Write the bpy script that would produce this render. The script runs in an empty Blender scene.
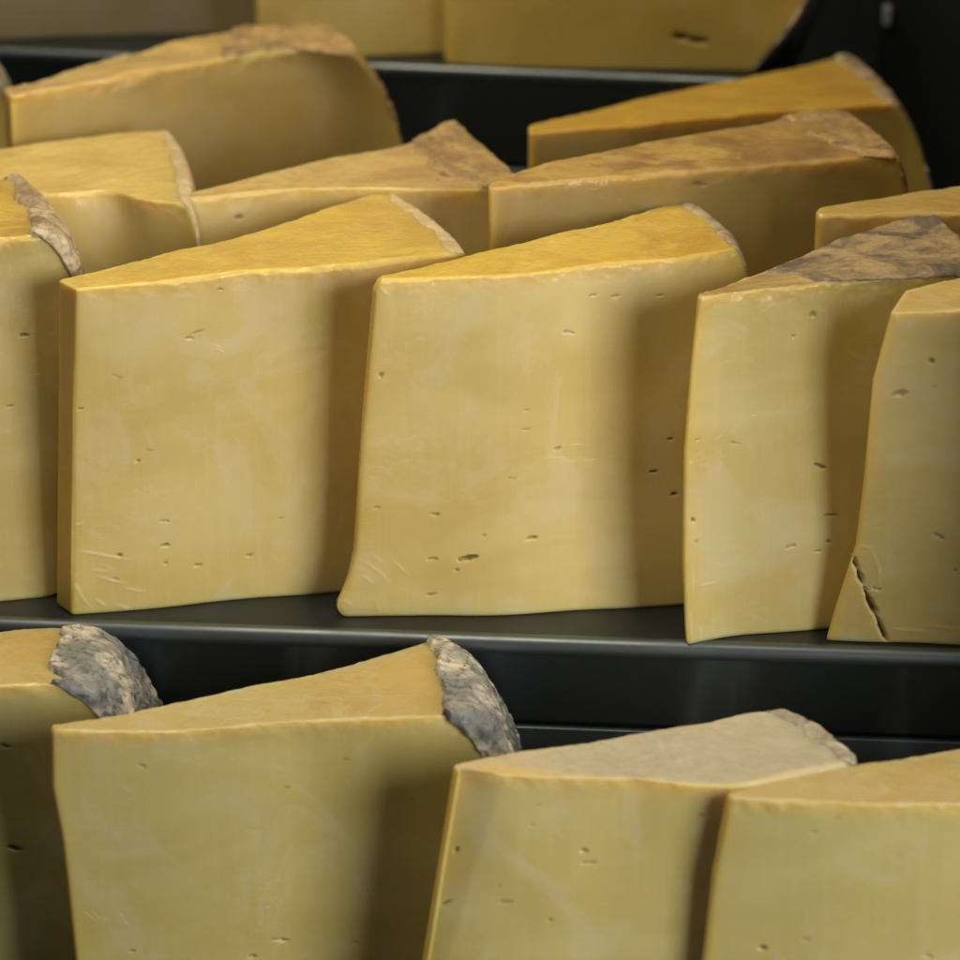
import bpy, math
import numpy as np

# ------------------------------------------------------------------ camera model
PITCH, YAW, DIST, FPX = math.radians(20), math.radians(5), 1.4, 3360.0     # focal length in units of a 960 px frame
LOOK = np.array((0.0, 0.02, 0.06))
DIR = np.array((-math.sin(YAW)*math.cos(PITCH), math.cos(YAW)*math.cos(PITCH), -math.sin(PITCH)))
CAM = LOOK - DIST*DIR
RGT = np.array((math.cos(YAW), math.sin(YAW), 0.0)); UPV = np.cross(RGT, DIR)

def on_plane(x, y, z):
    v = DIR + RGT*((x-480)/FPX) - UPV*((y-480)/FPX)
    return CAM + v*((z-CAM[2])/v[2])
def photo_xy(P):
    q = P - CAM; w = q @ DIR
    return 480 + FPX*(q @ RGT)/w, 480 - FPX*(q @ UPV)/w

scene = bpy.context.scene
COL = scene.collection

# ------------------------------------------------------------------ numpy value noise
def _hash(i, j, k, seed):
    n = (i*73856093) ^ (j*19349663) ^ (k*83492791) ^ (seed*2654435)
    n = (n ^ (n >> 13)) * 1274126177
    n = n & 0x7fffffff
    n = (n ^ (n >> 16)) & 0xffff
    return n/65535.0*2-1
def vnoise(P, freq, seed=0):
    Q = P*freq; F = np.floor(Q).astype(np.int64); f = Q-F; f = f*f*f*(f*(f*6-15)+10)
    out = 0
    for a in (0, 1):
        wa = f[..., 0] if a else 1-f[..., 0]
        for b in (0, 1):
            wb = f[..., 1] if b else 1-f[..., 1]
            for c in (0, 1):
                wc = f[..., 2] if c else 1-f[..., 2]
                out = out + wa*wb*wc*_hash(F[..., 0]+a, F[..., 1]+b, F[..., 2]+c, seed)
    return out
def fbm(P, freq, seed=0, octv=3):
    s = 0; a = 1.0
    for o in range(octv):
        s = s + a*vnoise(P, freq*2.03**o, seed+o*17); a *= .5
    return s
def sstep(a, b, x):
    t = np.clip((x-a)/(b-a), 0, 1); return t*t*(3-2*t)

# ------------------------------------------------------------------ mesh helpers
def new_mesh(name, V, F, mat, parent=None, base=None, attrs=None, smooth=True):
    me = bpy.data.meshes.new(name)
    V = np.asarray(V, float)
    if base is not None: V = V-np.asarray(base)
    loops = np.concatenate([np.asarray(f, np.int32).ravel() for f in F])
    starts = []; off = 0
    for f in F:
        n, k = np.asarray(f).shape
        starts.append(off+np.arange(n)*k); off += n*k
    starts = np.concatenate(starts)
    me.vertices.add(len(V)); me.vertices.foreach_set('co', V.astype(np.float32).ravel())
    me.loops.add(len(loops)); me.loops.foreach_set('vertex_index', loops)
    me.polygons.add(len(starts)); me.polygons.foreach_set('loop_start', starts.astype(np.int32))
    me.update(calc_edges=True); me.validate()
    me.polygons.foreach_set('use_smooth', np.full(len(me.polygons), smooth))
    for k, a in (attrs or {}).items():
        at = me.attributes.new(k, 'FLOAT', 'POINT'); at.data.foreach_set('value', np.asarray(a, np.float32))
    me.materials.append(mat)
    o = bpy.data.objects.new(name, me); COL.objects.link(o)
    if parent is not None: o.parent = parent
    return o
def empty(name, loc, label, cat, group=None):
    o = bpy.data.objects.new(name, None); COL.objects.link(o); o.location = loc
    o.empty_display_size = .02
    o['label'] = label; o['category'] = cat
    if group: o['group'] = group
    return o

# ------------------------------------------------------------------ node helpers
class NT:
    def __init__(s, name):
        s.m = bpy.data.materials.new(name); s.m.use_nodes = True
        s.t = s.m.node_tree; s.t.nodes.clear()
        s.out = s.t.nodes.new('ShaderNodeOutputMaterial')
        s.b = s.t.nodes.new('ShaderNodeBsdfPrincipled')
        s.t.links.new(s.b.outputs[0], s.out.inputs[0])
        s.tc = s.t.nodes.new('ShaderNodeTexCoord')
    def put(s, sock, v):
        if isinstance(v, bpy.types.NodeSocket): s.t.links.new(v, sock)
        else: sock.default_value = v
    def mapping(s, scale=(1, 1, 1), loc=(0, 0, 0), rot=(0, 0, 0)):
        n = s.t.nodes.new('ShaderNodeMapping'); s.t.links.new(s.tc.outputs['Object'], n.inputs[0])
        n.inputs['Scale'].default_value = scale; n.inputs['Location'].default_value = loc; n.inputs['Rotation'].default_value = rot
        return n.outputs[0]
    def noise(s, vec, scale, detail=3, rough=.55, dist=0, lo=None, hi=None):
        n = s.t.nodes.new('ShaderNodeTexNoise'); s.t.links.new(vec, n.inputs['Vector'])
        n.inputs['Scale'].default_value = scale; n.inputs['Detail'].default_value = detail
        n.inputs['Roughness'].default_value = rough; n.inputs['Distortion'].default_value = dist
        return n.outputs['Fac'] if lo is None else s.ramp(n.outputs['Fac'], lo, hi)
    def voro(s, vec, scale, feature='F1'):
        n = s.t.nodes.new('ShaderNodeTexVoronoi'); s.t.links.new(vec, n.inputs['Vector'])
        n.inputs['Scale'].default_value = scale; n.feature = feature
        return n.outputs['Distance']
    def ramp(s, v, lo, hi, a=0., b=1.):
        n = s.t.nodes.new('ShaderNodeMapRange'); n.interpolation_type = 'SMOOTHSTEP'
        s.put(n.inputs['Value'], v); n.inputs['From Min'].default_value = lo; n.inputs['From Max'].default_value = hi
        n.inputs['To Min'].default_value = a; n.inputs['To Max'].default_value = b
        return n.outputs['Result']
    def attr(s, name):
        n = s.t.nodes.new('ShaderNodeAttribute'); n.attribute_name = name; return n.outputs['Fac']
    def math(s, op, a, b=0., c=0.):
        n = s.t.nodes.new('ShaderNodeMath'); n.operation = op
        s.put(n.inputs[0], a); s.put(n.inputs[1], b); s.put(n.inputs[2], c); return n.outputs[0]
    def mix(s, f, a, b, blend='MIX'):
        n = s.t.nodes.new('ShaderNodeMix'); n.data_type = 'RGBA'; n.blend_type = blend
        s.put(n.inputs[0], f); s.put(n.inputs[6], a); s.put(n.inputs[7], b); return n.outputs[2]
    def bump(s, h, strength, dist, normal=None):
        n = s.t.nodes.new('ShaderNodeBump'); n.inputs['Strength'].default_value = strength
        n.inputs['Distance'].default_value = dist; s.put(n.inputs['Height'], h)
        if normal is not None: s.put(n.inputs['Normal'], normal)
        return n.outputs[0]
    def set(s, **kw):
        for k, v in kw.items(): s.put(s.b.inputs[k.replace('_', ' ')], v)
def c4(c): return (c[0], c[1], c[2], 1.0)

# ------------------------------------------------------------------ materials
def paste_material(name, face, crust, top, blotch, amt=.35, bloom=None, bloom_amt=0., seed=0., wax=.4):
    """cut cheese: a pale moist face, drier and yellower towards its edges, an older coloured top"""
    n = NT(name)
    L = (seed*3.1, seed*1.7, seed*2.3)
    cloud = n.noise(n.mapping((1, 1, 1.6), L), 16, 3, .5, .4, .35, .68)
    streak = n.noise(n.mapping((1, 1, .03), L), 240, 3, .6)
    damp = n.noise(n.mapping((.7, .7, 1.7), (L[0]+9, L[1], L[2])), 17, 3, .55, .8, .40, .66)
    haze = n.noise(n.mapping((1, 1, .8), (L[0]-4, L[1], L[2])), 21, 4, .6, 1.6, .50, .62)
    fine = n.noise(n.mapping((1, 1, 1), L), 700, 3, .6)
    col = n.mix(n.math('MULTIPLY', cloud, .8), c4(face), c4([face[0]*.93, face[1]*.87, face[2]*.70]))
    col = n.mix(n.math('MULTIPLY', n.ramp(streak, .45, .72), .30), col, c4([min(1, face[0]*1.05), face[1]*1.07, face[2]*1.28]))
    col = n.mix(n.math('MULTIPLY', damp, .5), col, c4([face[0]*.86, face[1]*.80, face[2]*.58]))
    col = n.mix(n.math('MULTIPLY', haze, .34), col, c4([min(1, face[0]*1.03), face[1]*1.08, min(1, face[2]*1.65)]))
    col = n.mix(n.math('MULTIPLY', n.ramp(fine, .60, .72), .22), col, c4([min(1, face[0]*1.1), face[1]*1.14, face[2]*1.6]))
    warp = n.noise(n.mapping((1, 1, 1), L), 45, 3, .6)
    edge = n.math('ADD', n.attr('edge'), n.math('MULTIPLY', n.math('SUBTRACT', warp, .5), .5))
    col = n.mix(n.math('MULTIPLY', n.ramp(edge, .35, 1.05), .75), col, c4(crust))
    tcl = n.noise(n.mapping((1, 1, 1), L), 26, 4, .6, .6, .40, .66)
    tsp = n.noise(n.mapping((1, 1, 1), L), 130, 4, .65, .3, .50, .70)
    tcol = n.mix(n.math('MULTIPLY', tcl, amt), c4(top), c4(blotch))
    tcol = n.mix(n.math('MULTIPLY', tsp, amt*.6), tcol, c4([blotch[0]*.75, blotch[1]*.7, blotch[2]*.7]))
    patch = n.noise(n.mapping((1, 1, 1), (L[0]+5, L[1], L[2])), 60, 2, .5, .8, .56, .60)
    tcol = n.mix(n.math('MULTIPLY', patch, .42), tcol, c4([min(1, top[0]*1.06), min(1, top[1]*1.12), min(1, top[2]*1.5)]))
    age = n.attr('age')                                   # towards the rind the top gets older and browner
    agev = n.ramp(n.math('ADD', age, n.math('MULTIPLY', n.math('SUBTRACT', tcl, .5), .6)), .25, 1.0)
    tcol = n.mix(n.math('MULTIPLY', agev, amt), tcol, c4(blotch))
    if bloom is not None:
        bl = n.noise(n.mapping((1, 1, 1), L), 40, 5, .65, .5)
        bl = n.ramp(n.math('ADD', n.math('MULTIPLY', age, .9), n.math('SUBTRACT', bl, .5)), .05, .35)
        grit = n.noise(n.mapping((1, 1, 1), L), 170, 4, .7, 0, .35, .7)
        bcol = n.mix(grit, c4(bloom), c4([bloom[0]*.88, bloom[1]*.84, bloom[2]*.74]))
        tcol = n.mix(n.math('MULTIPLY', bl, bloom_amt), tcol, bcol)
    rim = n.attr('rimline')                               # highlight painted along the edge between the top and the cut face
    rn = n.math('MULTIPLY', rim, n.noise(n.mapping((1, 1, 1), L), 90, 3, .6, 0, .3, .65))
    col = n.mix(n.attr('top'), col, tcol)
    col = n.mix(n.math('MULTIPLY', rn, .6), col, c4([min(1, top[0]*1.1), min(1, top[1]*1.2), min(1, top[2]*2.0)]))
    pale = c4([min(1, face[0]*1.15), min(1, face[1]*1.2), min(1, face[2]*1.6)])
    col = n.mix(n.math('MULTIPLY', n.attr('crease'), .85), col, pale)  # whitish film creases, with their glints put into the colour
    col = n.mix(n.math('MULTIPLY', n.attr('pit'), .72), col, (.15, .08, .02, 1))   # brown inside eyes and cracks, deepened with painted recess shade
    b1 = n.bump(streak, .08, .0006)
    b1 = n.bump(fine, .10, .0004, b1)
    tb = n.math('MULTIPLY', n.noise(n.mapping((1, 1, 1), L), 190, 4, .6), n.attr('top'))
    b1 = n.bump(tb, .35, .0012, b1)
    # cling film: soft billows, and thin taut wrinkles gathered in patches and towards the corners
    film = n.noise(n.mapping((1.0, 1.0, .5), L, (0.3, .5, .2)), 55, 3, .55, 1.2)
    wr = n.noise(n.mapping((.55, .55, 1.5), L, (0, math.radians(28+seed*37 % 40), 0)), 62, 3, .55, .7)
    line = n.ramp(n.math('ABSOLUTE', n.math('SUBTRACT', wr, .5)), .0, .022, 1., 0.)
    wmask = n.math('ADD', n.math('MULTIPLY', n.attr('edge'), .45), n.noise(n.mapping((1, 1, 1), (L[0], L[1]+3, L[2])), 24, 3, .6, .5, .50, .70))
    line = n.math('MULTIPLY', line, n.math('MINIMUM', wmask, 1.0))
    filmt = n.bump(line, .55, .0012, n.bump(film, .55, .003, b1))
    col = n.mix(n.math('MULTIPLY', line, .22), col, pale)
    n.set(Base_Color=col, Roughness=n.ramp(fine, .3, .7, .42, .62), Normal=b1, Subsurface_Weight=n.math('MULTIPLY_ADD', n.attr('pit'), -.65, .65),
          Subsurface_Radius=(1.0, .55, .12), Subsurface_Scale=.013, IOR=1.42,
          Coat_Weight=n.math('ADD', n.math('MULTIPLY', n.attr('top'), .25), wax), Coat_Roughness=n.math('MULTIPLY_ADD', n.attr('rimline'), -.08, .16), Coat_Normal=filmt, Coat_IOR=1.4)
    return n.m

def rind_material(name, light, mid, dark, dk=.5, film=.9, seed=0., bs=1.):
    n = NT(name); L = (seed*2.9, seed, seed*1.3)
    big = n.noise(n.mapping((1, 1, 1), L), 38, 4, .6, 1.0)
    sm = n.noise(n.mapping((1, 1, 1), L), 260, 4, .65, .5)
    col = n.mix(n.ramp(big, .36, .60), c4(light), c4(mid))
    col = n.mix(n.math('MULTIPLY', n.ramp(sm, .48, .64), dk), col, c4(dark))
    col = n.mix(n.math('MULTIPLY', n.ramp(n.noise(n.mapping((1, 1, .4), L), 420, 3, .6), .58, .74), dk*.5), col, c4([d*.6 for d in dark]))
    h = n.math('ADD', n.math('MULTIPLY', big, 1.2), n.math('MULTIPLY', sm, .6))
    bn = n.bump(h, .45*bs, .002)
    cr = n.voro(n.mapping((1, .6, 1.4), L, (.4, .3, .5)), 130)
    cr2 = n.noise(n.mapping((1, .5, 1), L, (.7, .2, .1)), 150, 4, .7, 2.0)
    cb = n.bump(cr, .8*bs, .003, n.bump(cr2, .8*bs, .004))
    n.set(Base_Color=col, Roughness=.7, Normal=bn, Coat_Weight=film, Coat_Roughness=.09, Coat_Normal=cb, Subsurface_Weight=.08,
          Subsurface_Radius=(1, .6, .3), Subsurface_Scale=.004)
    return n.m

FACE = (.74, .59, .245); CRUST = (.66, .455, .085)
P_GOLD  = dict(face=FACE, crust=CRUST, top=(.72, .47, .115), blotch=(.52, .30, .07))
MATS = {}
RINDS = {
 'grey':  rind_material('rind_grey_mould', (.72, .62, .50), (.19, .195, .195), (.028, .032, .036), .7, 1.0, 1., 1.0),
 'tan':   rind_material('rind_tan', (.55, .44, .28), (.36, .25, .14), (.12, .08, .05), .5, .9, 2.),
 'brown': rind_material('rind_brown', (.56, .36, .14), (.36, .22, .09), (.11, .075, .04), .55, .5, 3., .7),
 'ash':   rind_material('rind_ash_brown', (.52, .36, .18), (.16, .125, .09), (.10, .08, .06), .35, .5, 4., .7),
 'pale':  rind_material('rind_pale', (.66, .54, .36), (.46, .33, .18), (.16, .10, .06), .4, .9, 5.),
 'film':  rind_material('rind_filmed_tan', (.62, .49, .31), (.38, .26, .14), (.16, .10, .05), .5, 1.0, 8., .9),
 'skin':  rind_material('rind_pale_skin', (.72, .57, .33), (.62, .44, .22), (.32, .19, .08), .22, .6, 7., .45),
 'bloom': rind_material('rind_white_bloom', (.56, .50, .40), (.40, .33, .23), (.15, .13, .10), .45, .9, 6.),
}

# ------------------------------------------------------------------ one wedge of a cheese wheel
def resample(pts, n, power=1.0):
    pts = np.asarray(pts); d = np.r_[0, np.cumsum(np.linalg.norm(np.diff(pts, axis=0), axis=1))]; d /= d[-1]
    t = np.linspace(0, 1, n)
    # smooth (Catmull-like) via cubic Hermite with finite-difference tangents
    m = np.gradient(pts, d, axis=0) if len(pts) > 2 else np.repeat((pts[1:]-pts[:1]), 2, 0)
    k = np.clip(np.searchsorted(d, t, side='right')-1, 0, len(d)-2)
    h = (d[k+1]-d[k]); s = ((t-d[k])/h)[:, None]; h = h[:, None]
    return ((2*s**3-3*s**2+1)*pts[k] + (s**3-2*s**2+s)*h*m[k] + (-2*s**3+3*s**2)*pts[k+1] + (s**3-s**2)*h*m[k+1])

def wedge(label, group, z0, H, front, back, paste, bl=None, br=None, plan='top', bulge=.004, bpow=3.0, bq=.55, backb=1.0, arc=.004, prof=None,
          cell=.0006, pits=(), ridges=(), cracks=(), folds=(), seed=1, rtop=.0015, wave=.0006, sag=0.0,
          rind=None, lip=.003, lipnoise=.003, skin=.0016, crumple=.0006, edge_lift=0., corner=0., age0=.55, dimples=3, facew=.0012):
    rng = np.random.default_rng(seed)
    zt = z0+H; zp = zt if plan == 'top' else z0
    Fp = np.array([on_plane(x, y, zp)[:2] for x, y in front]); Bp = np.array([on_plane(x, y, zp)[:2] for x, y in back])
    L = np.linalg.norm(Fp[-1]-Fp[0])
    N = int(np.clip(L/cell, 40, 330))
    F = resample(Fp, N); B = resample(Bp, N)
    ew = np.linalg.norm(F[-1]-B[-1]); tw = np.linalg.norm(F[0]-B[0])
    M = int(np.clip(ew/(cell*1.15), 14, 110)); K = max(4, int(tw/(cell*1.3)))
    ax = F[-1]-F[0]; ax /= np.linalg.norm(ax)
    j = np.linspace(0, 1, M+2)[1:-1]
    en = np.array((-(B[-1]-F[-1])[1], (B[-1]-F[-1])[0])); en /= np.linalg.norm(en)
    if en @ ax < 0: en = -en
    E = F[-1]+(B[-1]-F[-1])*j[:, None] + en*(arc*4*j*(1-j))[:, None]
    k = np.linspace(0, 1, K+2)[1:-1]
    T = B[0]+(F[0]-B[0])*k[:, None]
    ring = np.concatenate([F, E, B[::-1], T])             # closed, counter-clockwise from the front tip
    U = len(ring)
    a = np.concatenate([np.linspace(0, 1, N), np.ones(M), np.linspace(1, 0, N), np.zeros(K)])
    for _ in range(6):
        ring = .25*np.roll(ring, 1, 0)+.5*ring+.25*np.roll(ring, -1, 0)
    # the matching ring at the base
    if bl is None: blw = F[0].copy()
    elif bl[1] is None:
        P0 = np.array((F[0][0], F[0][1])); v = on_plane(bl[0], 0, z0)
        # walk along the row of the base until it stands at this picture x
        ys = np.linspace(-200, 1900, 2101); c = np.array([on_plane(bl[0], y, z0)[:2] for y in ys]); blw = c[np.argmin(abs(c[:, 1]-P0[1]))]
    else: blw = on_plane(bl[0], bl[1], z0)[:2]
    brw = F[-1].copy() if br is None else on_plane(br[0], br[1], z0)[:2]
    if plan == 'top':
        sh = (blw-F[0])[None]*(1-a)[:, None] + (brw-F[-1])[None]*a[:, None]
        top, bot = ring, ring+sh
    else: top, bot = ring, ring
    mid = .5*(F+B)
    dl = tw*.45/L; dr = min(.45*ew/L, .3)
    ac = np.clip(a, dl, 1-dr); ci = np.rint(ac*(N-1)).astype(int)
    cen = mid[ci]
    # rows
    S = int(np.clip(H/cell, 30, 290))
    rb = .0016
    rows = []                                             # (s, z, inset, kind)
    for t in np.linspace(0, 1, 4)[:-1]: rows.append((0, rb*(1-math.cos(t*math.pi/2)), rb*(1-math.sin(t*math.pi/2)), 0))
    for s in np.linspace(rb, H-rtop, S): rows.append((s/H, s, 0, 0))
    for t in np.linspace(0, 1, 7)[1:]: rows.append((1, H-rtop+rtop*math.sin(t*math.pi/2), rtop*(1-math.cos(t*math.pi/2)), t))
    zz = np.array([r[1] for r in rows]); ins = np.array([r[2] for r in rows])
    hf = zz/H
    cv = cen[None]-ring[None]; cl = np.linalg.norm(cv, axis=2); cu = cv/np.maximum(cl, 1e-6)[..., None]
    XY = bot[None]*(1-hf)[:, None, None]+top[None]*hf[:, None, None]
    XY = XY+cu*np.minimum(ins[:, None], .42*cl)[..., None]
    R0 = len(rows)
    inner = XY[-1]
    CR = int(np.clip(ew*.5/(cell*1.6), 8, 44))
    tt = np.linspace(0, 1, CR+1)[1:]
    CAP = inner[None]+(cen-inner)[None]*tt[:, None, None]
    P = np.zeros((R0+CR, U, 3))
    P[:R0, :, :2] = XY; P[:R0, :, 2] = z0+zz[:, None]
    P[R0:, :, :2] = CAP; P[R0:, :, 2] = zt
    A = np.broadcast_to(a, (R0+CR, U)).copy(); A[R0:] = a+(ac-a)[None]*tt[:, None]
    HF = np.ones((R0+CR, U)); HF[:R0] = hf[:, None]
    topm = np.zeros((R0+CR, U)); topm[:R0] = np.array([r[3] for r in rows])[:, None]; topm[R0:] = 1
    isfront = np.zeros(U, bool); isfront[:N] = True
    DL = (F[-1]-P[..., :2]) @ en                          # distance inside the end line, for lip and ageing
    # the wheel's bulging flank at the outer end
    prof_b = np.clip(1-np.abs(2*HF-1)**bpow, 0, 1)**bq
    wend = sstep(.45, 1.0, A)
    bdir = np.broadcast_to(np.r_[ax, 0], P.shape)
    bside = np.ones(U); bside[N:N+M] = 1+(backb-1)*j; bside[N+M:] = backb
    P += bdir*(bulge*prof_b*wend*bside)[..., None]
    # silhouette of the tip
    if prof is not None:
        px = np.array(prof, float); sc = DIST/FPX
        off = np.interp(HF, px[:, 0], px[:, 1]*sc)
        P += bdir*(off*np.exp(-A*L/.035))[..., None]
    # slow unevenness of cut and top
    fn = np.array((ax[1], -ax[0], 0.0))                   # outward normal of the front face
    lowf = fbm(P, 14, seed, 2)
    frontw = np.zeros((R0+CR, U)); frontw[:, isfront] = (1-topm)[:, isfront]
    P += fn*(frontw*(lowf*.0011+vnoise(P*np.array((1, 1, .25)), 55, seed+3)*.00028))[..., None]
    edgeband = np.exp(-((HF-1)*H/.006)**2)
    P[..., 2] += topm*(fbm(P, 38, seed+5, 3)*wave + fbm(P, 12, seed+6, 2)*wave*1.6 + edgeband*(topm < 1)*fbm(P, 260, seed+8, 2)*wave*.5)
    if corner: P[..., 2] += topm*corner*np.exp(-(np.linalg.norm(P[..., :2]-B[-1], axis=2)/.017)**2)
    P += fn*(frontw*edgeband*(fbm(P, 110, seed+9, 3)*wave*.9+fbm(P, 330, seed+10, 2)*wave*.35))[..., None]
    if sag: P[..., 2] += topm*sag*np.sin(np.pi*np.clip(A, 0, 1))
    # eyes, slits, film creases and cracks on the cut face
    crease = np.zeros((R0+CR, U))
    sub = (slice(3, R0-3), slice(2, N-1))
    Q = P[sub]; X, Y = photo_xy(Q); D = np.zeros(X.shape); CRS = np.zeros(X.shape); PT = np.zeros(X.shape)
    jit = vnoise(Q, 900, seed+11)*.35
    pl = list(pits)
    xs0, xs1, ys0, ys1 = X.min(), X.max(), Y.min(), Y.max()
    for _ in range(dimples):
        pl.append((rng.uniform(xs0, xs1), rng.uniform(ys0, ys1), rng.uniform(4, 11), rng.uniform(2, 3.5), rng.uniform(-22, 22), rng.uniform(.08, .3)))
    for (x, y, l, w, ang, dep) in pl:
        c, s = math.cos(math.radians(ang)), math.sin(math.radians(ang))
        dx, dy = X-x, Y-y
        m = (abs(dx) < l+8) & (abs(dy) < l+8)
        if not m.any(): continue
        uu = (dx[m]*c+dy[m]*s)/(l*.38); vv = (-dx[m]*s+dy[m]*c+jit[m]*1.2+.10*np.sin(dx[m]*.9+x))/(w*.30+.15)
        r = np.sqrt(uu**2+vv**2)+jit[m]*.6
        if dep > .9: f = sstep(1.2, .7, r)
        else: f = np.exp(-r**2*1.2)
        D[m] = np.maximum(D[m], f*dep*(.0010 if dep > 1.6 else .0007 if dep > .9 else .00035))
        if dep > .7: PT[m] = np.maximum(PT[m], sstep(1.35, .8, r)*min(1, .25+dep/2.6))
    for poly, w, dep in cracks:
        dist = np.full(X.shape, 1e9)
        for (x0, y0), (x1, y1) in zip(poly[:-1], poly[1:]):
            t = np.clip(((X-x0)*(x1-x0)+(Y-y0)*(y1-y0))/((x1-x0)**2+(y1-y0)**2), 0, 1)
            dist = np.minimum(dist, np.hypot(X-x0-t*(x1-x0), Y-y0-t*(y1-y0)))
        r = dist/(w*.5)+jit*1.1+vnoise(Q, 260, seed+12)*.7
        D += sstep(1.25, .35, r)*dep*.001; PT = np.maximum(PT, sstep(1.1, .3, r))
        CRS = np.maximum(CRS, .75*np.exp(-((r-1.7)/.6)**2))
    for (x0, y0), (x1, y1), h in ridges:
        t = np.clip(((X-x0)*(x1-x0)+(Y-y0)*(y1-y0))/((x1-x0)**2+(y1-y0)**2), 0, 1)
        dist = np.hypot(X-x0-t*(x1-x0), Y-y0-t*(y1-y0)); g = np.exp(-(dist/1.0)**2)*np.sin(np.pi*np.clip(t*.9+.05, 0, 1))
        D -= g*h*.001; CRS = np.maximum(CRS, g*min(1, h*2.2))
    for (x0, y0), (x1, y1), slope in folds:               # a flat facet left of the line, turned away
        ln = math.hypot(x1-x0, y1-y0); sd = ((X-x0)*(y1-y0)-(Y-y0)*(x1-x0))/ln
        dpx = np.maximum(0, -sd if slope > 0 else sd)
        D += abs(slope)*DIST/FPX*(np.sqrt(dpx**2+9)-3)*(dpx > 0)
    P[sub] -= fn*D[..., None]
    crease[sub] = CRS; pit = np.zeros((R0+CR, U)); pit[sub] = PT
    # attributes
    edge = np.maximum.reduce([np.exp(-(1-HF)*H/.008)*.9, np.exp(-HF*H/.006)*.55, np.exp(-A*L/.009)*.9, np.exp(-(1-A)*L/.016)*1.0])
    edge[:, N+M+N:] = 1.0
    edge = np.clip(edge, 0, 1)
    rimline = np.exp(-((P[..., 2]-(zt-.0008))/.0016)**2)*(topm > .05)*np.exp(-np.maximum(0, (np.arange(R0+CR)-R0+1))[:, None]/2.5)
    age = sstep(1-age0-.25, 1-.0, A)
    base = np.array((*mid[N//2], z0))
    # --- faces; the last ring is the shared medial line
    idx = np.arange((R0+CR)*U).reshape(R0+CR, U)
    last = (R0+CR)*U
    medial_of = {}
    cap_last = np.zeros(U, int); extra = []
    rep = {}
    for u in range(U):
        key = int(ci[u])
        if key not in rep: rep[key] = idx[-1, u]
        cap_last[u] = rep[key]
    for key in rep:                                       # average the height noise of coincident points
        pass
    idx2 = idx.copy(); idx2[-1] = cap_last
    r = np.arange(R0+CR-1)[:, None]; un = (np.arange(U)+1) % U
    q = np.stack([idx2[:-1], idx2[:-1][:, un], idx2[1:][:, un], idx2[1:]], -1).reshape(-1, 4)
    dupl = (q[:, 2] == q[:, 3])
    quads, tris = q[~dupl], q[dupl][:, :3]
    bc = (R0+CR)*U
    V = np.concatenate([P.reshape(-1, 3), [(*mid[N//2], z0)]])
    bt = np.stack([idx[0][un], idx[0], np.full(U, bc)], -1)
    pad = lambda x: np.r_[x.ravel(), 0]
    key = str(paste['name'])
    if key not in MATS:
        kw = dict(paste); nm = kw.pop('name'); MATS[key] = paste_material(nm, **kw)
    root = empty('cheese_wedge', base, label, 'cheese', group)
    faces = [quads, bt] + ([tris] if len(tris) else [])
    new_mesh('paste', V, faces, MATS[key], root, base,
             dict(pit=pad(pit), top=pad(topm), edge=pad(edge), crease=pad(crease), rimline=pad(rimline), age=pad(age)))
    # --- rind: a skin grown on the outer end (and over the top where the top still carries it)
    if rind:
        du = np.roll(P, -1, 1)-np.roll(P, 1, 1); dv = np.gradient(P, axis=0)
        nr = np.cross(du, dv); nr /= np.maximum(np.linalg.norm(nr, axis=2), 1e-9)[..., None]
        nz = fbm(P, 130, seed+21, 3)
        nb = fbm(P, 55, seed+22, 2)
        thr = facew*(1-topm)+lip*topm
        side = thr-DL+(nz*.22+nb*.75)*np.where(topm > .5, lipnoise, .0011)
        # flank itself always carries rind
        endcol = np.zeros(U); endcol[N-1:N+M+1] = 1
        mk = sstep(-.0006, .0006, side)
        mk[:, N+1:N+M-1][topm[:, N+1:N+M-1] < .5] = 1
        low = (HF < .02); mk[low] = np.minimum(mk[low], 1)
        rdg = 1-np.abs(fbm(P*np.array((1, 1, 1.2)), 120, seed+31, 2))
        rdg2 = fbm(P, 300, seed+32, 2)
        h = skin*(.8+.35*nb)+crumple*((rdg-.6)*1.6+rdg2*.22)
        h = h+edge_lift*np.exp(-((side-.001)/.002)**2)*(topm > .3)
        h = np.maximum(h, .0005)
        off = mk*h-(1-mk)*.0012
        PR = P+nr*off[..., None]
        PR[..., 2] = np.maximum(PR[..., 2], z0+.0004)
        vis = mk > .002
        cellv = vis[:-1]; cellv = cellv | np.roll(vis[:-1], -1, 1) | vis[1:] | np.roll(vis[1:], -1, 1)
        keep = cellv.reshape(-1)
        # the shared medial points must share their raised height too
        Vr = PR.reshape(-1, 3)
        q2 = q[keep]; dd = q2[:, 2] == q2[:, 3]
        fq, ft = q2[~dd], q2[dd][:, :3]
        used = np.unique(np.r_[fq.ravel(), ft.ravel()]); remap = np.full(len(Vr), -1); remap[used] = np.arange(len(used))
        fl = [remap[fq]] + ([remap[ft]] if len(ft) else [])
        new_mesh('rind', Vr[used], fl, RINDS[rind], root, base)
    return root

def pst(name, seed, face=FACE, crust=CRUST, top=(.77, .51, .085), blotch=(.56, .33, .08), amt=.35, **k):
    return dict(name=name, face=face, crust=crust, top=top, blotch=blotch, amt=amt, seed=seed, **k)

FRONT = 'cheese wedges on the middle shelf, front line'
SECOND = 'cheese wedges on the middle shelf behind the front line'
LOWER = 'cheese wedges on the bottom shelf'
UPPER = 'cheese wedges on the top shelf'

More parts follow.
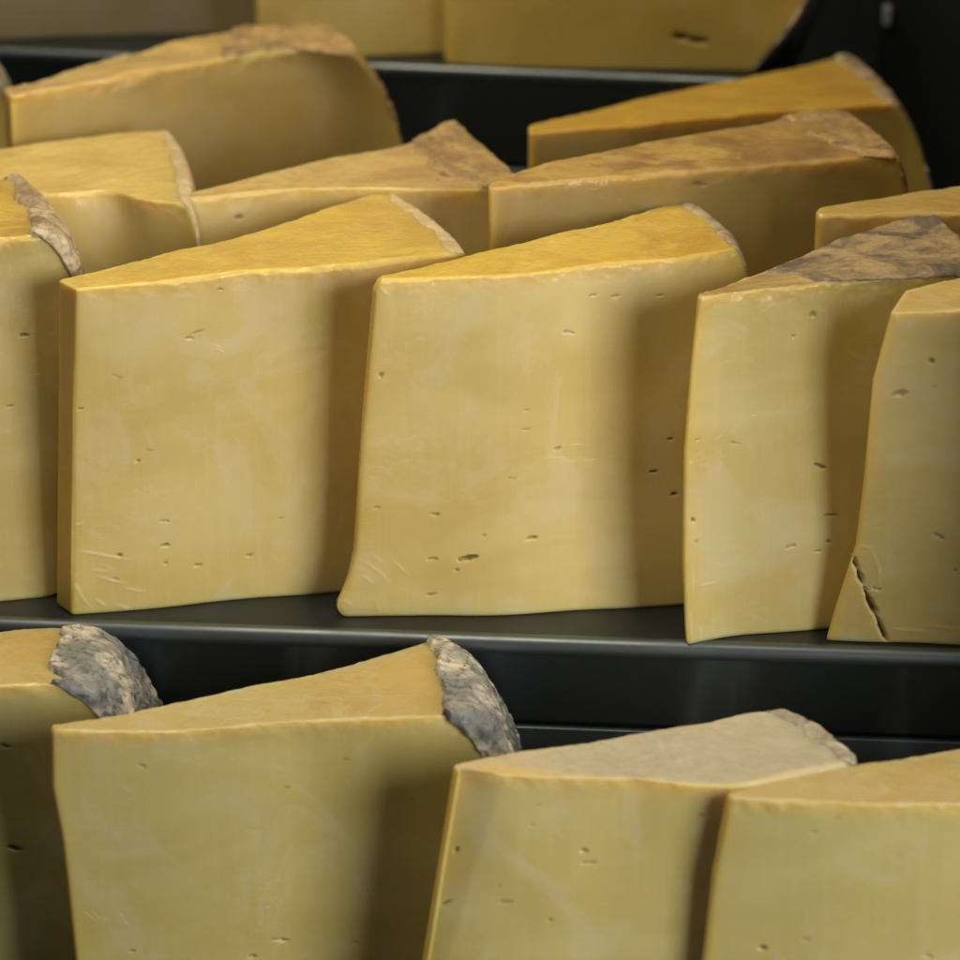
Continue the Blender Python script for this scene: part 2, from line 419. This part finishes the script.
# ---- middle shelf, front line -------------------------------------------------------------------------
wedge('wedge at the left photo edge whose bulging flank is wrapped in shiny crinkled film', FRONT, 0, .157,
      [(-310, 268), (-150, 254), (0, 239), (46, 235)], [(-318, 258), (-150, 221), (0, 180), (12, 175)], pst('paste_golden_speckled', 1., face=(.58, .46, .18), blotch=(.40, .21, .06), amt=.5),
      bl=(-310, 636), br=(50, 597), bulge=.021, bpow=2.6, backb=.6, rind='film', lip=.004, lipnoise=.005, facew=.005, crumple=.0010, skin=.0018, age0=.15,
      pits=[(24, 335, 10, 3, 0, 2), (10, 406, 10, 2, 5, 1.5)], seed=3)
wedge('wide wedge with golden top and tiny slits, left of the one with a flared foot', FRONT, 0, .1453,
      [(75, 287), (160, 281), (250, 272), (345, 266), (462, 250)], [(58, 278), (150, 257), (230, 238), (300, 218), (345, 203), (385, 192)],
      pst('paste_golden', 2., top=(.78, .53, .10), amt=.45), bl=(72, 616), br=(455, 575), bulge=.003, rind='skin', lip=.003, lipnoise=.004, skin=.0007, crumple=.0003, age0=.1, seed=7,
      pits=[(220, 289, 7, 2, 5, 1), (197, 332, 18, 3, -15, .8), (190, 338, 11, 3, 10, 1), (117, 376, 13, 3, 20, .8), (80, 409, 10, 2, 5, 1.6), (138, 461, 5, 4, 0, 2),
            (150, 450, 10, 2, 8, .8), (165, 521, 13, 2.5, 0, 1.2), (165, 545, 14, 3, -4, 2), (119, 555, 7, 4, 10, 2.5), (166, 563, 4, 3, 0, 1.5), (198, 565, 11, 3, -8, 2),
            (115, 579, 10, 2.5, 8, 1), (250, 555, 8, 3, 0, 1), (240, 420, 44, 14, -10, .35), (195, 437, 16, 3, -20, .5), (282, 518, 9, 2, 10, .8)],
      ridges=[((75, 550), (130, 560), .45), ((90, 570), (112, 572), .3), ((95, 576), (127, 584), .4), ((124, 588), (146, 592), .35), ((95, 599), (106, 606), .4),
              ((114, 603), (136, 612), .4), ((66, 570), (84, 600), .35), ((70, 527), (84, 522), .3), ((100, 563), (116, 571), .2), ((76, 590), (92, 610), .25)])
wedge('wedge with a flared foot at its lower left corner and one dark slit low down', FRONT, 0, .150,
      [(376, 280), (440, 276), (520, 272), (600, 264), (680, 257), (735, 248)], [(373, 277), (440, 262), (520, 243), (600, 224), (650, 210), (683, 201)],
      pst('paste_deep_gold', 3., top=(.78, .52, .09), blotch=(.60, .34, .045), amt=.6), bl=(337, 619), br=(740, 598), bulge=.009, rind='tan', lip=.0015, lipnoise=.004, skin=.0008, crumple=.0006, age0=.2, seed=11,
      prof=[(0, 9), (.012, 4), (.03, 0), (.05, 0), (.08, 4), (.12, 8), (.2, 11), (.32, 9), (.6, 4), (.97, 0), (.985, 2), (1, 5)],
      pits=[(468, 558, 26, 6, -9, 4), (433, 559, 13, 3, 3, 2), (457, 570, 5, 4, 0, 1.5), (532, 538, 14, 4, -6, 2.2), (558, 448, 7, 3.5, 5, 2.2), (381, 375, 6, 8, 20, 1.3),
            (592, 295, 11, 2, 0, 1.2), (615, 296, 10, 2.5, 0, 1.6), (568, 332, 15, 2.5, 10, 1.2), (659, 295, 8, 2, 0, 1), (435, 514, 13, 3, 4, 1.3), (431, 594, 14, 3, -8, 1.2),
            (512, 478, 12, 2, 0, .8), (526, 410, 10, 2, 5, .8), (526, 429, 12, 2, 0, .8), (377, 507, 9, 2, 0, 1), (670, 439, 7, 3, 0, 2), (654, 472, 9, 3, 0, 2), (674, 494, 5, 5, 0, 2),
            (422, 336, 15, 6, 0, .4), (411, 434, 14, 3, 0, .5), (484, 535, 5, 3, 0, .9)],
      ridges=[((365, 562), (383, 575), .35), ((361, 575), (373, 583), .4), ((378, 570), (390, 584), .25), ((391, 559), (411, 577), .3), ((377, 600), (379, 614), .25),
              ((343, 599), (352, 606), .3), ((381, 290), (389, 296), .4), ((379, 285), (386, 294), .3), ((372, 556), (384, 563), .2)])
wedge('tall wedge with a mouldy grey brown top, beside the cracked one at the right', FRONT, 0, .150,
      [(700, 297), (745, 290), (790, 286), (850, 282), (894, 280), (985, 272)], [(697, 294), (740, 278), (800, 255), (860, 236), (928, 219)],
      pst('paste_straw', 4., face=(.67, .56, .24), top=(.66, .46, .16), blotch=(.36, .22, .09), amt=.9), bl=(688, 646), br=(985, 617), bulge=.004, rind='ash', age0=.95, lip=.080, lipnoise=.024, skin=.0009, crumple=.0005, edge_lift=.0002, corner=.004, seed=13,
      prof=[(0, 0), (.05, -2), (.25, -7), (.56, -9), (.8, -5), (1, 0)], wave=.001,
      pits=[(686, 441, 7, 4, 0, 2.2), (698, 440, 7, 2, 0, 1.2), (736, 443, 15, 3, 15, 1), (820, 466, 17, 3, 18, 2.2), (693, 520, 5, 5, 0, 2.5), (684, 523, 10, 2, -5, 1.8),
            (791, 546, 15, 2.5, -12, 1.3), (818, 551, 9, 2, 3, 1.6), (831, 515, 17, 2, -3, 1), (813, 314, 8, 8, 10, 1), (793, 336, 4, 4, 0, 1.5), (696, 541, 6, 3, 0, .8), (828, 541, 5, 3, 0, 1.5)],
      ridges=[((700, 585), (714, 583), .35), ((692, 560), (694, 600), .3), ((690, 610), (692, 640), .3), ((733, 440), (742, 446), .3), ((762, 508), (763, 520), .25), ((700, 625), (702, 642), .25)])
wedge('wedge with a jagged crack across its lower left corner, at the right photo edge', FRONT, 0, .152,
      [(891, 311), (930, 309), (960, 307), (1100, 300), (1250, 292)], [(906, 288), (960, 276), (1100, 244), (1200, 222)],
      pst('paste_olive', 5., face=(.66, .54, .23), top=(.70, .50, .17), amt=.3), bl=(825, 641), br=(1250, 662), bulge=.004, rind='tan', seed=17,
      prof=[(0, 0), (.1, 3), (.3, 11), (.5, 6), (.8, -5), (1, 0)],
      pits=[(932, 361, 9, 6, 20, 2.2), (900, 393, 20, 9, -10, 1), (934, 386, 4, 4, 0, .8), (939, 536, 16, 5, 28, 1.2), (955, 570, 4, 4, 0, 1.5), (948, 498, 14, 3, 0, .5)],
      cracks=[([(851, 549), (859, 572), (866, 592), (875, 610), (882, 627), (888, 643)], 4.2, 7), ([(866, 592), (872, 588), (880, 590)], 1.6, 1.5), ([(864, 425), (853, 480), (848, 520), (846, 545)], 3, 1.6)],
      ridges=[((852, 535), (858, 550), .5), ((858, 545), (872, 548), .4), ((872, 550), (884, 580), .35), ((878, 560), (880, 585), .3), ((835, 570), (842, 582), .3), ((886, 628), (930, 632), .3), ((925, 625), (960, 629), .3),
              ((893, 300), (900, 330), .3), ((870, 400), (856, 470), .3)])

# ---- middle shelf, behind ------------------------------------------------------------------------------
C2 = .0013
wedge('wedge with plain yellow top and pale end rind, left of the brown cornered one', SECOND, 0, .150,
      [(-140, 172), (0, 188), (65, 195), (105, 193), (145, 200), (187, 206)], [(-130, 162), (0, 147), (75, 137), (135, 131), (166, 131)],
      pst('paste_butter', 6., top=(.78, .56, .17), amt=.3), cell=.0009, bulge=.008, rind='skin', lip=.002, lipnoise=.002, skin=.0008, crumple=.0002, wave=.0007, seed=21)
wedge('wedge with a raised flaky brown corner at its right end, behind the two middle ones', SECOND, 0, .150,
      [(181, 200), (214, 196), (297, 187), (368, 185), (418, 187), (470, 188), (520, 186)], [(179, 196), (214, 187), (270, 171), (327, 157), (400, 146), (430, 137), (455, 131)],
      pst('paste_ochre', 7., top=(.70, .48, .17), blotch=(.50, .30, .12), amt=.7), cell=.0009, bulge=.004, rind='brown', lip=.024, lipnoise=.016, skin=.0009, crumple=.0008, edge_lift=.0005, corner=.005, seed=23, age0=.7,
      pits=[(239, 217, 11, 4, 0, 1.5)])
wedge('long wedge with brown stained top, second from the right before the dark back', SECOND, 0, .165,
      [(489, 188), (530, 183), (600, 178), (690, 171), (760, 166), (840, 160), (894, 157)], [(488, 183), (530, 167), (615, 149), (695, 134), (760, 124), (800, 114), (839, 110)],
      pst('paste_tan', 8., face=(.46, .33, .105), top=(.60, .38, .11), blotch=(.30, .16, .06), amt=.85), cell=.001, bulge=.010, backb=.4, rind='brown', lip=.022, lipnoise=.016, skin=.001, crumple=.0006, seed=25, age0=.6,
      pits=[(700, 184, 17, 4, 5, 1.5)])
wedge('small visible corner of a wedge above the mouldy topped one, at the right photo edge', SECOND, 0, .155,
      [(817, 217), (900, 215), (960, 214), (1150, 205)], [(815, 209), (880, 198), (960, 186), (1100, 165)],
      pst('paste_amber', 9., face=(.60, .45, .18), top=(.62, .41, .12)), cell=C2, rind='tan', seed=27)
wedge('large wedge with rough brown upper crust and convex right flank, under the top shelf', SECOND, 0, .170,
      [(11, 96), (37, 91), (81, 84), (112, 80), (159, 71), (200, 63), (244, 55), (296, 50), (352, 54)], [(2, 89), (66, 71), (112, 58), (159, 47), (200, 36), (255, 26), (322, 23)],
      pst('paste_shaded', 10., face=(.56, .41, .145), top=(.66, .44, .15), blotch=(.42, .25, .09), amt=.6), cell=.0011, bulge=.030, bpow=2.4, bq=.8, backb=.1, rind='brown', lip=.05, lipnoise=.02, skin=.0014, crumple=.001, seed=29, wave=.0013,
      pits=[(262, 100, 16, 5, 30, .5)])
wedge('deep golden wedge farthest right, its convex end against the dark cabinet', SECOND, 0, .150,
      [(529, 132), (630, 126), (700, 119), (800, 110), (860, 106), (896, 106)], [(528, 124), (605, 107), (680, 90), (760, 75), (845, 54)],
      pst('paste_honey', 11., face=(.46, .33, .10), top=(.62, .36, .05), blotch=(.50, .27, .04), amt=.4), cell=.0011, bulge=.022, bpow=2.4, bq=.8, backb=.25, rind='tan', lip=.004, lipnoise=.005, skin=.0015, seed=31, sag=0)
wedge('greyish wedge end just peeking in at the left photo edge under the top shelf', SECOND, 0, .165,
      [(-300, 100), (-150, 85), (-22, 70)], [(-305, 92), (-150, 62), (-34, 44)],
      pst('paste_far', 12.), cell=.0015, bulge=.022, bpow=2.4, rind='bloom', seed=33)

# ---- bottom shelf --------------------------------------------------------------------------------------
ZL = -.156
wedge('wedge at the left photo edge with a bulging grey mould rind in wrinkled film', LOWER, ZL, .160,
      [(-300, 690), (-100, 688), (0, 685), (52, 682)], [(-305, 681), (-100, 648), (0, 630), (50, 627), (76, 627)],
      pst('paste_dull_gold', 13., face=(.52, .44, .18), top=(.54, .40, .15), amt=.3), bulge=.038, bpow=2.5, rind='grey', lip=.003, lipnoise=.006, skin=.0018, crumple=.0010, facew=.006, edge_lift=.0012, seed=41, age0=.1,
      pits=[(5, 746, 12, 3, 15, 1.6), (14, 848, 17, 4, 20, 2)])
wedge('wide wedge with a grey film wrapped rind flaring at its top right corner', LOWER, ZL, .160,
      [(52, 731), (130, 730), (210, 727), (320, 718), (400, 716), (458, 714)], [(50, 726), (130, 711), (180, 700), (245, 685), (320, 671), (380, 655), (438, 640)],
      pst('paste_clean_gold', 14., face=(.60, .505, .205), top=(.50, .395, .165), amt=.3), bl=(90, None), bulge=.028, bpow=2.5, rind='grey', lip=.003, lipnoise=.005, skin=.0018, crumple=.0011, facew=.009, edge_lift=.0016, seed=43, age0=.1,
      prof=[(0, 0), (.6, 0), (.72, -1), (.85, -5), (1, 0)],
      pits=[(142, 766, 13, 3, 20, 1), (175, 756, 20, 4, 0, .5), (287, 787, 9, 3, 5, .9), (346, 759, 7, 3, 10, .9), (255, 830, 24, 8, 5, .5), (280, 940, 23, 3, 3, 1.8), (132, 951, 9, 3, 0, 1.5), (252, 956, 11, 3, 0, 1.5), (355, 942, 11, 2, 5, .9), (414, 799, 8, 2, 0, .8)])
wedge('wedge with a whitish bloomed top, between the film wrapped one and the right corner one', LOWER, ZL, .160,
      [(458, 769), (511, 775), (570, 777), (633, 778), (690, 782), (735, 783), (790, 775), (850, 763)], [(453, 763), (520, 750), (598, 740), (660, 730), (715, 721), (755, 713), (779, 711)],
      pst('paste_bloomed', 15., face=(.71, .595, .25), top=(.68, .48, .18), bloom=(.49, .45, .37), bloom_amt=.85, amt=.3), bl=(398, None), bulge=.012, rind='bloom', lip=.006, lipnoise=.006, skin=.0016, crumple=.0014, seed=45, age0=.95,
      pits=[(457, 852, 9, 5, -60, 1.8), (446, 904, 17, 3, -25, 1.4), (538, 805, 8, 2, 5, .8), (532, 825, 6, 3, 0, 1.2), (584, 851, 10, 4, 12, 2), (588, 863, 21, 2.5, 0, 1.8), (506, 902, 17, 3, 3, 1.2),
            (500, 885, 6, 2, 0, .8), (550, 920, 6, 3, 0, 1.2), (701, 816, 9, 3, 5, 1), (662, 924, 19, 4, 0, .6), (530, 862, 26, 3, -12, .4), (552, 838, 14, 5, 0, .4)],
      folds=[((506, 778), (440, 985), .16)])
wedge('wedge filling the lower right photo corner, with plain orange tinted top', LOWER, ZL, .160,
      [(730, 798), (780, 801), (870, 804), (910, 804), (960, 804), (1150, 802)], [(726, 793), (780, 780), (840, 768), (900, 757), (960, 747), (1080, 728)],
      pst('paste_peach', 16., face=(.60, .51, .21), top=(.53, .40, .165), amt=.25), bl=(672, None), rind='pale', seed=47,
      prof=[(0, 0), (.6, 0), (.8, -3), (1, 0)],
      pits=[(813, 832, 9, 2.5, 0, 1.2), (763, 948, 11, 5, 10, 1.8), (805, 939, 11, 3, 5, 1.2), (837, 818, 9, 3, 0, .8), (928, 956, 13, 3, 20, 1.2), (855, 912, 9, 3, 0, .7), (750, 816, 22, 5, -8, .5), (900, 860, 30, 8, 15, .35)],
      ridges=[((908, 799), (922, 801), .4)])

# ---- top shelf -----------------------------------------------------------------------------------------
ZU = .14
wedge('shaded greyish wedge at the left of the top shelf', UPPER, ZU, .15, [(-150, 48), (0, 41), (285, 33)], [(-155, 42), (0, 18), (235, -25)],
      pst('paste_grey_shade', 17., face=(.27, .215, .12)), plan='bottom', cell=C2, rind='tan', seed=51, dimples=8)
wedge('yellow wedge in the middle of the top shelf', UPPER, ZU, .15, [(258, 61), (350, 58), (440, 54), (500, 51)], [(255, 56), (350, 34), (440, 16), (470, 4)],
      pst('paste_pale_yellow', 18., face=(.60, .46, .15)), plan='bottom', cell=C2, rind='tan', seed=53, dimples=8)
wedge('wedge with one long dark slot near its base, rightmost on the top shelf', UPPER, ZU, .15, [(447, 65), (500, 68), (565, 70), (660, 71), (752, 72)], [(443, 60), (560, 45), (660, 40), (786, 36)],
      pst('paste_mustard', 19., face=(.52, .39, .11)), plan='bottom', cell=.0010, bulge=.036, bpow=2., bq=1.1, backb=.3, rind='grey', seed=55, dimples=8,
      pits=[(680, 37, 18, 10, 8, 7), (698, 41, 26, 7, 8, 6)])

# ------------------------------------------------------------------ shelves
def steel_material(name, col, rough, sky_reflect=.3):
    n = NT(name)
    br = n.noise(n.mapping((.02, 1, 1)), 900, 3, .6)
    sm = n.noise(n.mapping((1, 1, 1)), 18, 4, .6, .5, .35, .7)
    c = n.mix(n.math('MULTIPLY', sm, .4), c4(col), c4([x*.7 for x in col]))
    c = n.mix(n.math('MULTIPLY', n.noise(n.mapping((1, 1, .25)), 15, 4, .6, .4, .50, .72), sky_reflect), c, (.105, .13, .15, 1))  # soft bluish sky reflections painted in as paler upright blotches
    r = n.math('ADD', n.math('MULTIPLY', sm, .12), rough)
    n.set(Base_Color=c, Metallic=.75, Roughness=r, Normal=n.bump(br, .06, .0005), Specular_IOR_Level=.5)
    return n.m
STEEL = steel_material('dark_steel', (.040, .050, .058), .40)
EDGE = steel_material('bright_steel_edge', (.13, .15, .165), .36, .2)
STEEL2 = steel_material('dark_steel_apron', (.038, .049, .057), .30, .85)

def extrude_profile(pts, x0, x1, nx, f):
    """open profile (d, z) swept along the shelf line; f(x, d) gives plan position"""
    pts = np.array(pts); xs = np.linspace(x0, x1, nx)
    V = []
    for x in xs:
        for d, z in pts:
            p = f(x, d); V.append((p[0], p[1], z))
    m = len(pts); i = np.arange(nx-1)[:, None]*m; j = np.arange(m-1)[None]
    q = np.stack([i+j, i+j+m, i+j+m+1, i+j+1], -1).reshape(-1, 4)
    return np.array(V), [q]

def shelf(label, z, p0, p1, x0, x1, depth, apron, low, cat_mat=STEEL, nose=.0042):
    """steel tray: deck, rounded nose, apron, and a separate riser panel standing 2 mm proud of the apron's foot"""
    d0 = np.array(p0); ax = np.array(p1)-d0; ax /= np.linalg.norm(ax); back = np.array((-ax[1], ax[0]))
    f = lambda x, d: d0+ax*x+back*d
    base = np.array((*f((x0+x1)/2, 0), z))
    root = empty('display_shelf', base, label, 'shelf', 'stepped display shelves')
    prof = [(nose*1.5, z-.0006), (nose*1.5, z-.006), (depth, z-.006), (depth, z), (nose*1.7, z), (nose*1.5, z-.0006)]
    V, F = extrude_profile(prof, x0, x1, 60, f)
    new_mesh('tray', V, F, cat_mat, root, base, smooth=False)
    edge = [(nose*1.6, z-.006), (nose*1.6, z+.0002)]
    for t in np.linspace(0, 1, 11): edge.append((nose*(1-math.sin(t*math.pi/2)), z+.0006-nose*(1-math.cos(t*math.pi/2))))
    edge += [(0, z-.006), (nose*1.6, z-.006)]
    V, F = extrude_profile(edge, x0, x1, 60, f)
    new_mesh('front_edge', V, F, EDGE, root, base)
    ap = [(.0003, z-.0061), (.0003, z-apron), (.0018, z-apron-.002), (.012, z-apron-.002), (.012, z-.0061), (.0003, z-.0061)]
    V, F = extrude_profile(ap, x0, x1, 60, f)
    new_mesh('apron', V, F, STEEL2, root, base, smooth=False)
    pr = [(.014, z-apron+.004), (.0135, z-apron-.0035)]
    pr = [(.010, z-apron-.0022), (-.0012, z-apron-.0024), (-.0022, z-apron-.0034), (-.0022, z-low), (.010, z-low), (.010, z-apron-.0022)]
    V, F = extrude_profile(pr, x0, x1, 60, f)
    new_mesh('riser_panel', V, F, STEEL2, root, base)
    return root
LX = -.0078
shelf('middle dark steel shelf holding the largest number of wedges', 0.0, (0, LX), (1, LX), -.62, .62, .46, .036, .155)
u0, u1 = on_plane(10, 50, ZU), on_plane(720, 79, ZU)
shelf('top dark steel shelf with a thin bright front edge', ZU, u0[:2], u1[:2], -.5, .415, .30, .05, .139, nose=.003)
shelf('lowest dark steel shelf under the bottom wedges, below the photo edge', ZL, (0, -.205), (1, -.205), -.62, .62, .19, .04, .15)

# ------------------------------------------------------------------ dark back and cabinet post
def dark_material(name, col, rough):
    n = NT(name)
    k = n.noise(n.mapping((1, 1, .3)), 9, 3, .6, 0, .3, .7)
    n.set(Base_Color=n.mix(k, c4(col), c4([c*.6 for c in col])), Roughness=rough, Normal=n.bump(n.noise(n.mapping(), 300, 3), .1, .001))
    return n.m
DARK = dark_material('dark_laminate', (.014, .019, .018), .5)
def box(name, c, s, mat, parent=None, base=None, bev=.002):
    import bmesh
    bm = bmesh.new(); bmesh.ops.create_cube(bm, size=1)
    for v in bm.verts: v.co.x *= s[0]; v.co.y *= s[1]; v.co.z *= s[2]
    bmesh.ops.bevel(bm, geom=bm.edges[:], offset=bev, segments=2, affect='EDGES', profile=.5)
    me = bpy.data.meshes.new(name); bm.to_mesh(me); bm.free()
    for p in me.polygons: p.use_smooth = False
    me.materials.append(mat)
    o = bpy.data.objects.new(name, me); COL.objects.link(o)
    loc = np.array(c) - (np.array(base) if base is not None else 0)
    o.location = loc
    if parent is not None: o.parent = parent
    return o
bw = box('back_wall', (0, .86, .25), (2.2, .02, 1.3), DARK)
bw['label'] = 'black back wall of the display case behind the top shelf'; bw['category'] = 'wall'
pb = (.2155, .60, -.1)
post = empty('cabinet_post', pb, 'near black cabinet post right of the top shelf with a small pale catch', 'post')
box('panel', (pb[0], pb[1], .25), (.08, .03, .9), DARK, post, pb, .004)
n = NT('pale_metal'); n.set(Base_Color=(.55, .58, .58, 1), Metallic=.3, Roughness=.4)
cp = on_plane(887, 15, .0)
t = (pb[1]-.020-CAM[1])/((cp-CAM)[1]); cw = CAM+(cp-CAM)*t
box('highlight', tuple(cw), (.0042, .008, .011), n.m, post, pb, .0012)  # pale block added in place of a small bright highlight
sw = box('shade_wall', (.275, .355, .2), (.018, .99, .95), DARK, None, None, .003)  # out of view, added to keep the key lamp off the right-hand wedges
sw['label'] = 'unseen black side wall added to shade the right end of the display case'; sw['category'] = 'wall'

# ------------------------------------------------------------------ camera, light, world
cd = bpy.data.cameras.new('camera'); co = bpy.data.objects.new('camera', cd); COL.objects.link(co)
cd.sensor_width = 36; cd.lens = 36*FPX/960; cd.clip_start = .05; cd.clip_end = 50
from mathutils import Matrix, Vector
co.matrix_world = Matrix(((RGT[0], UPV[0], -DIR[0], CAM[0]), (RGT[1], UPV[1], -DIR[1], CAM[1]), (RGT[2], UPV[2], -DIR[2], CAM[2]), (0, 0, 0, 1)))
cd.dof.use_dof = True; cd.dof.focus_distance = 1.39; cd.dof.aperture_fstop = 7.5
scene.camera = co

def lamp(name, loc, target, size, power, col, size_y=None):
    l = bpy.data.lights.new(name, 'AREA'); l.energy = power; l.color = col
    l.shape = 'RECTANGLE'; l.size = size; l.size_y = size_y or size
    o = bpy.data.objects.new(name, l); COL.objects.link(o); o.location = loc
    o.rotation_euler = (Vector(target)-Vector(loc)).to_track_quat('-Z', 'Y').to_euler()
    return o
lamp('key_lamp', (.97, -1.04, .44), (0, .03, .05), .65, 17.5, (1, .985, .92))
lamp('overhead_lamp', (-.18, .05, .92), (-.05, .10, .1), .9, 7, (1, .87, .60), .16)
w = bpy.data.worlds.new('World'); scene.world = w; w.use_nodes = True
wt = w.node_tree; bg = wt.nodes['Background']
tc = wt.nodes.new('ShaderNodeTexCoord'); sp = wt.nodes.new('ShaderNodeSeparateXYZ'); wt.links.new(tc.outputs['Generated'], sp.inputs[0])
mr = wt.nodes.new('ShaderNodeMapRange'); mr.interpolation_type = 'SMOOTHSTEP'; wt.links.new(sp.outputs['Z'], mr.inputs['Value'])
mr.inputs['From Min'].default_value = .35; mr.inputs['From Max'].default_value = .95
mr.inputs['To Min'].default_value = .028; mr.inputs['To Max'].default_value = .13
wt.links.new(mr.outputs[0], bg.inputs[1]); bg.inputs[0].default_value = (.50, .76, 1.0, 1)
scene.cycles.max_bounces = 6; scene.cycles.diffuse_bounces = 4
scene.cycles.adaptive_threshold = .02
scene.view_settings.view_transform = 'Standard'; scene.view_settings.look = 'None'
scene.view_settings.exposure = 0; scene.view_settings.gamma = 1
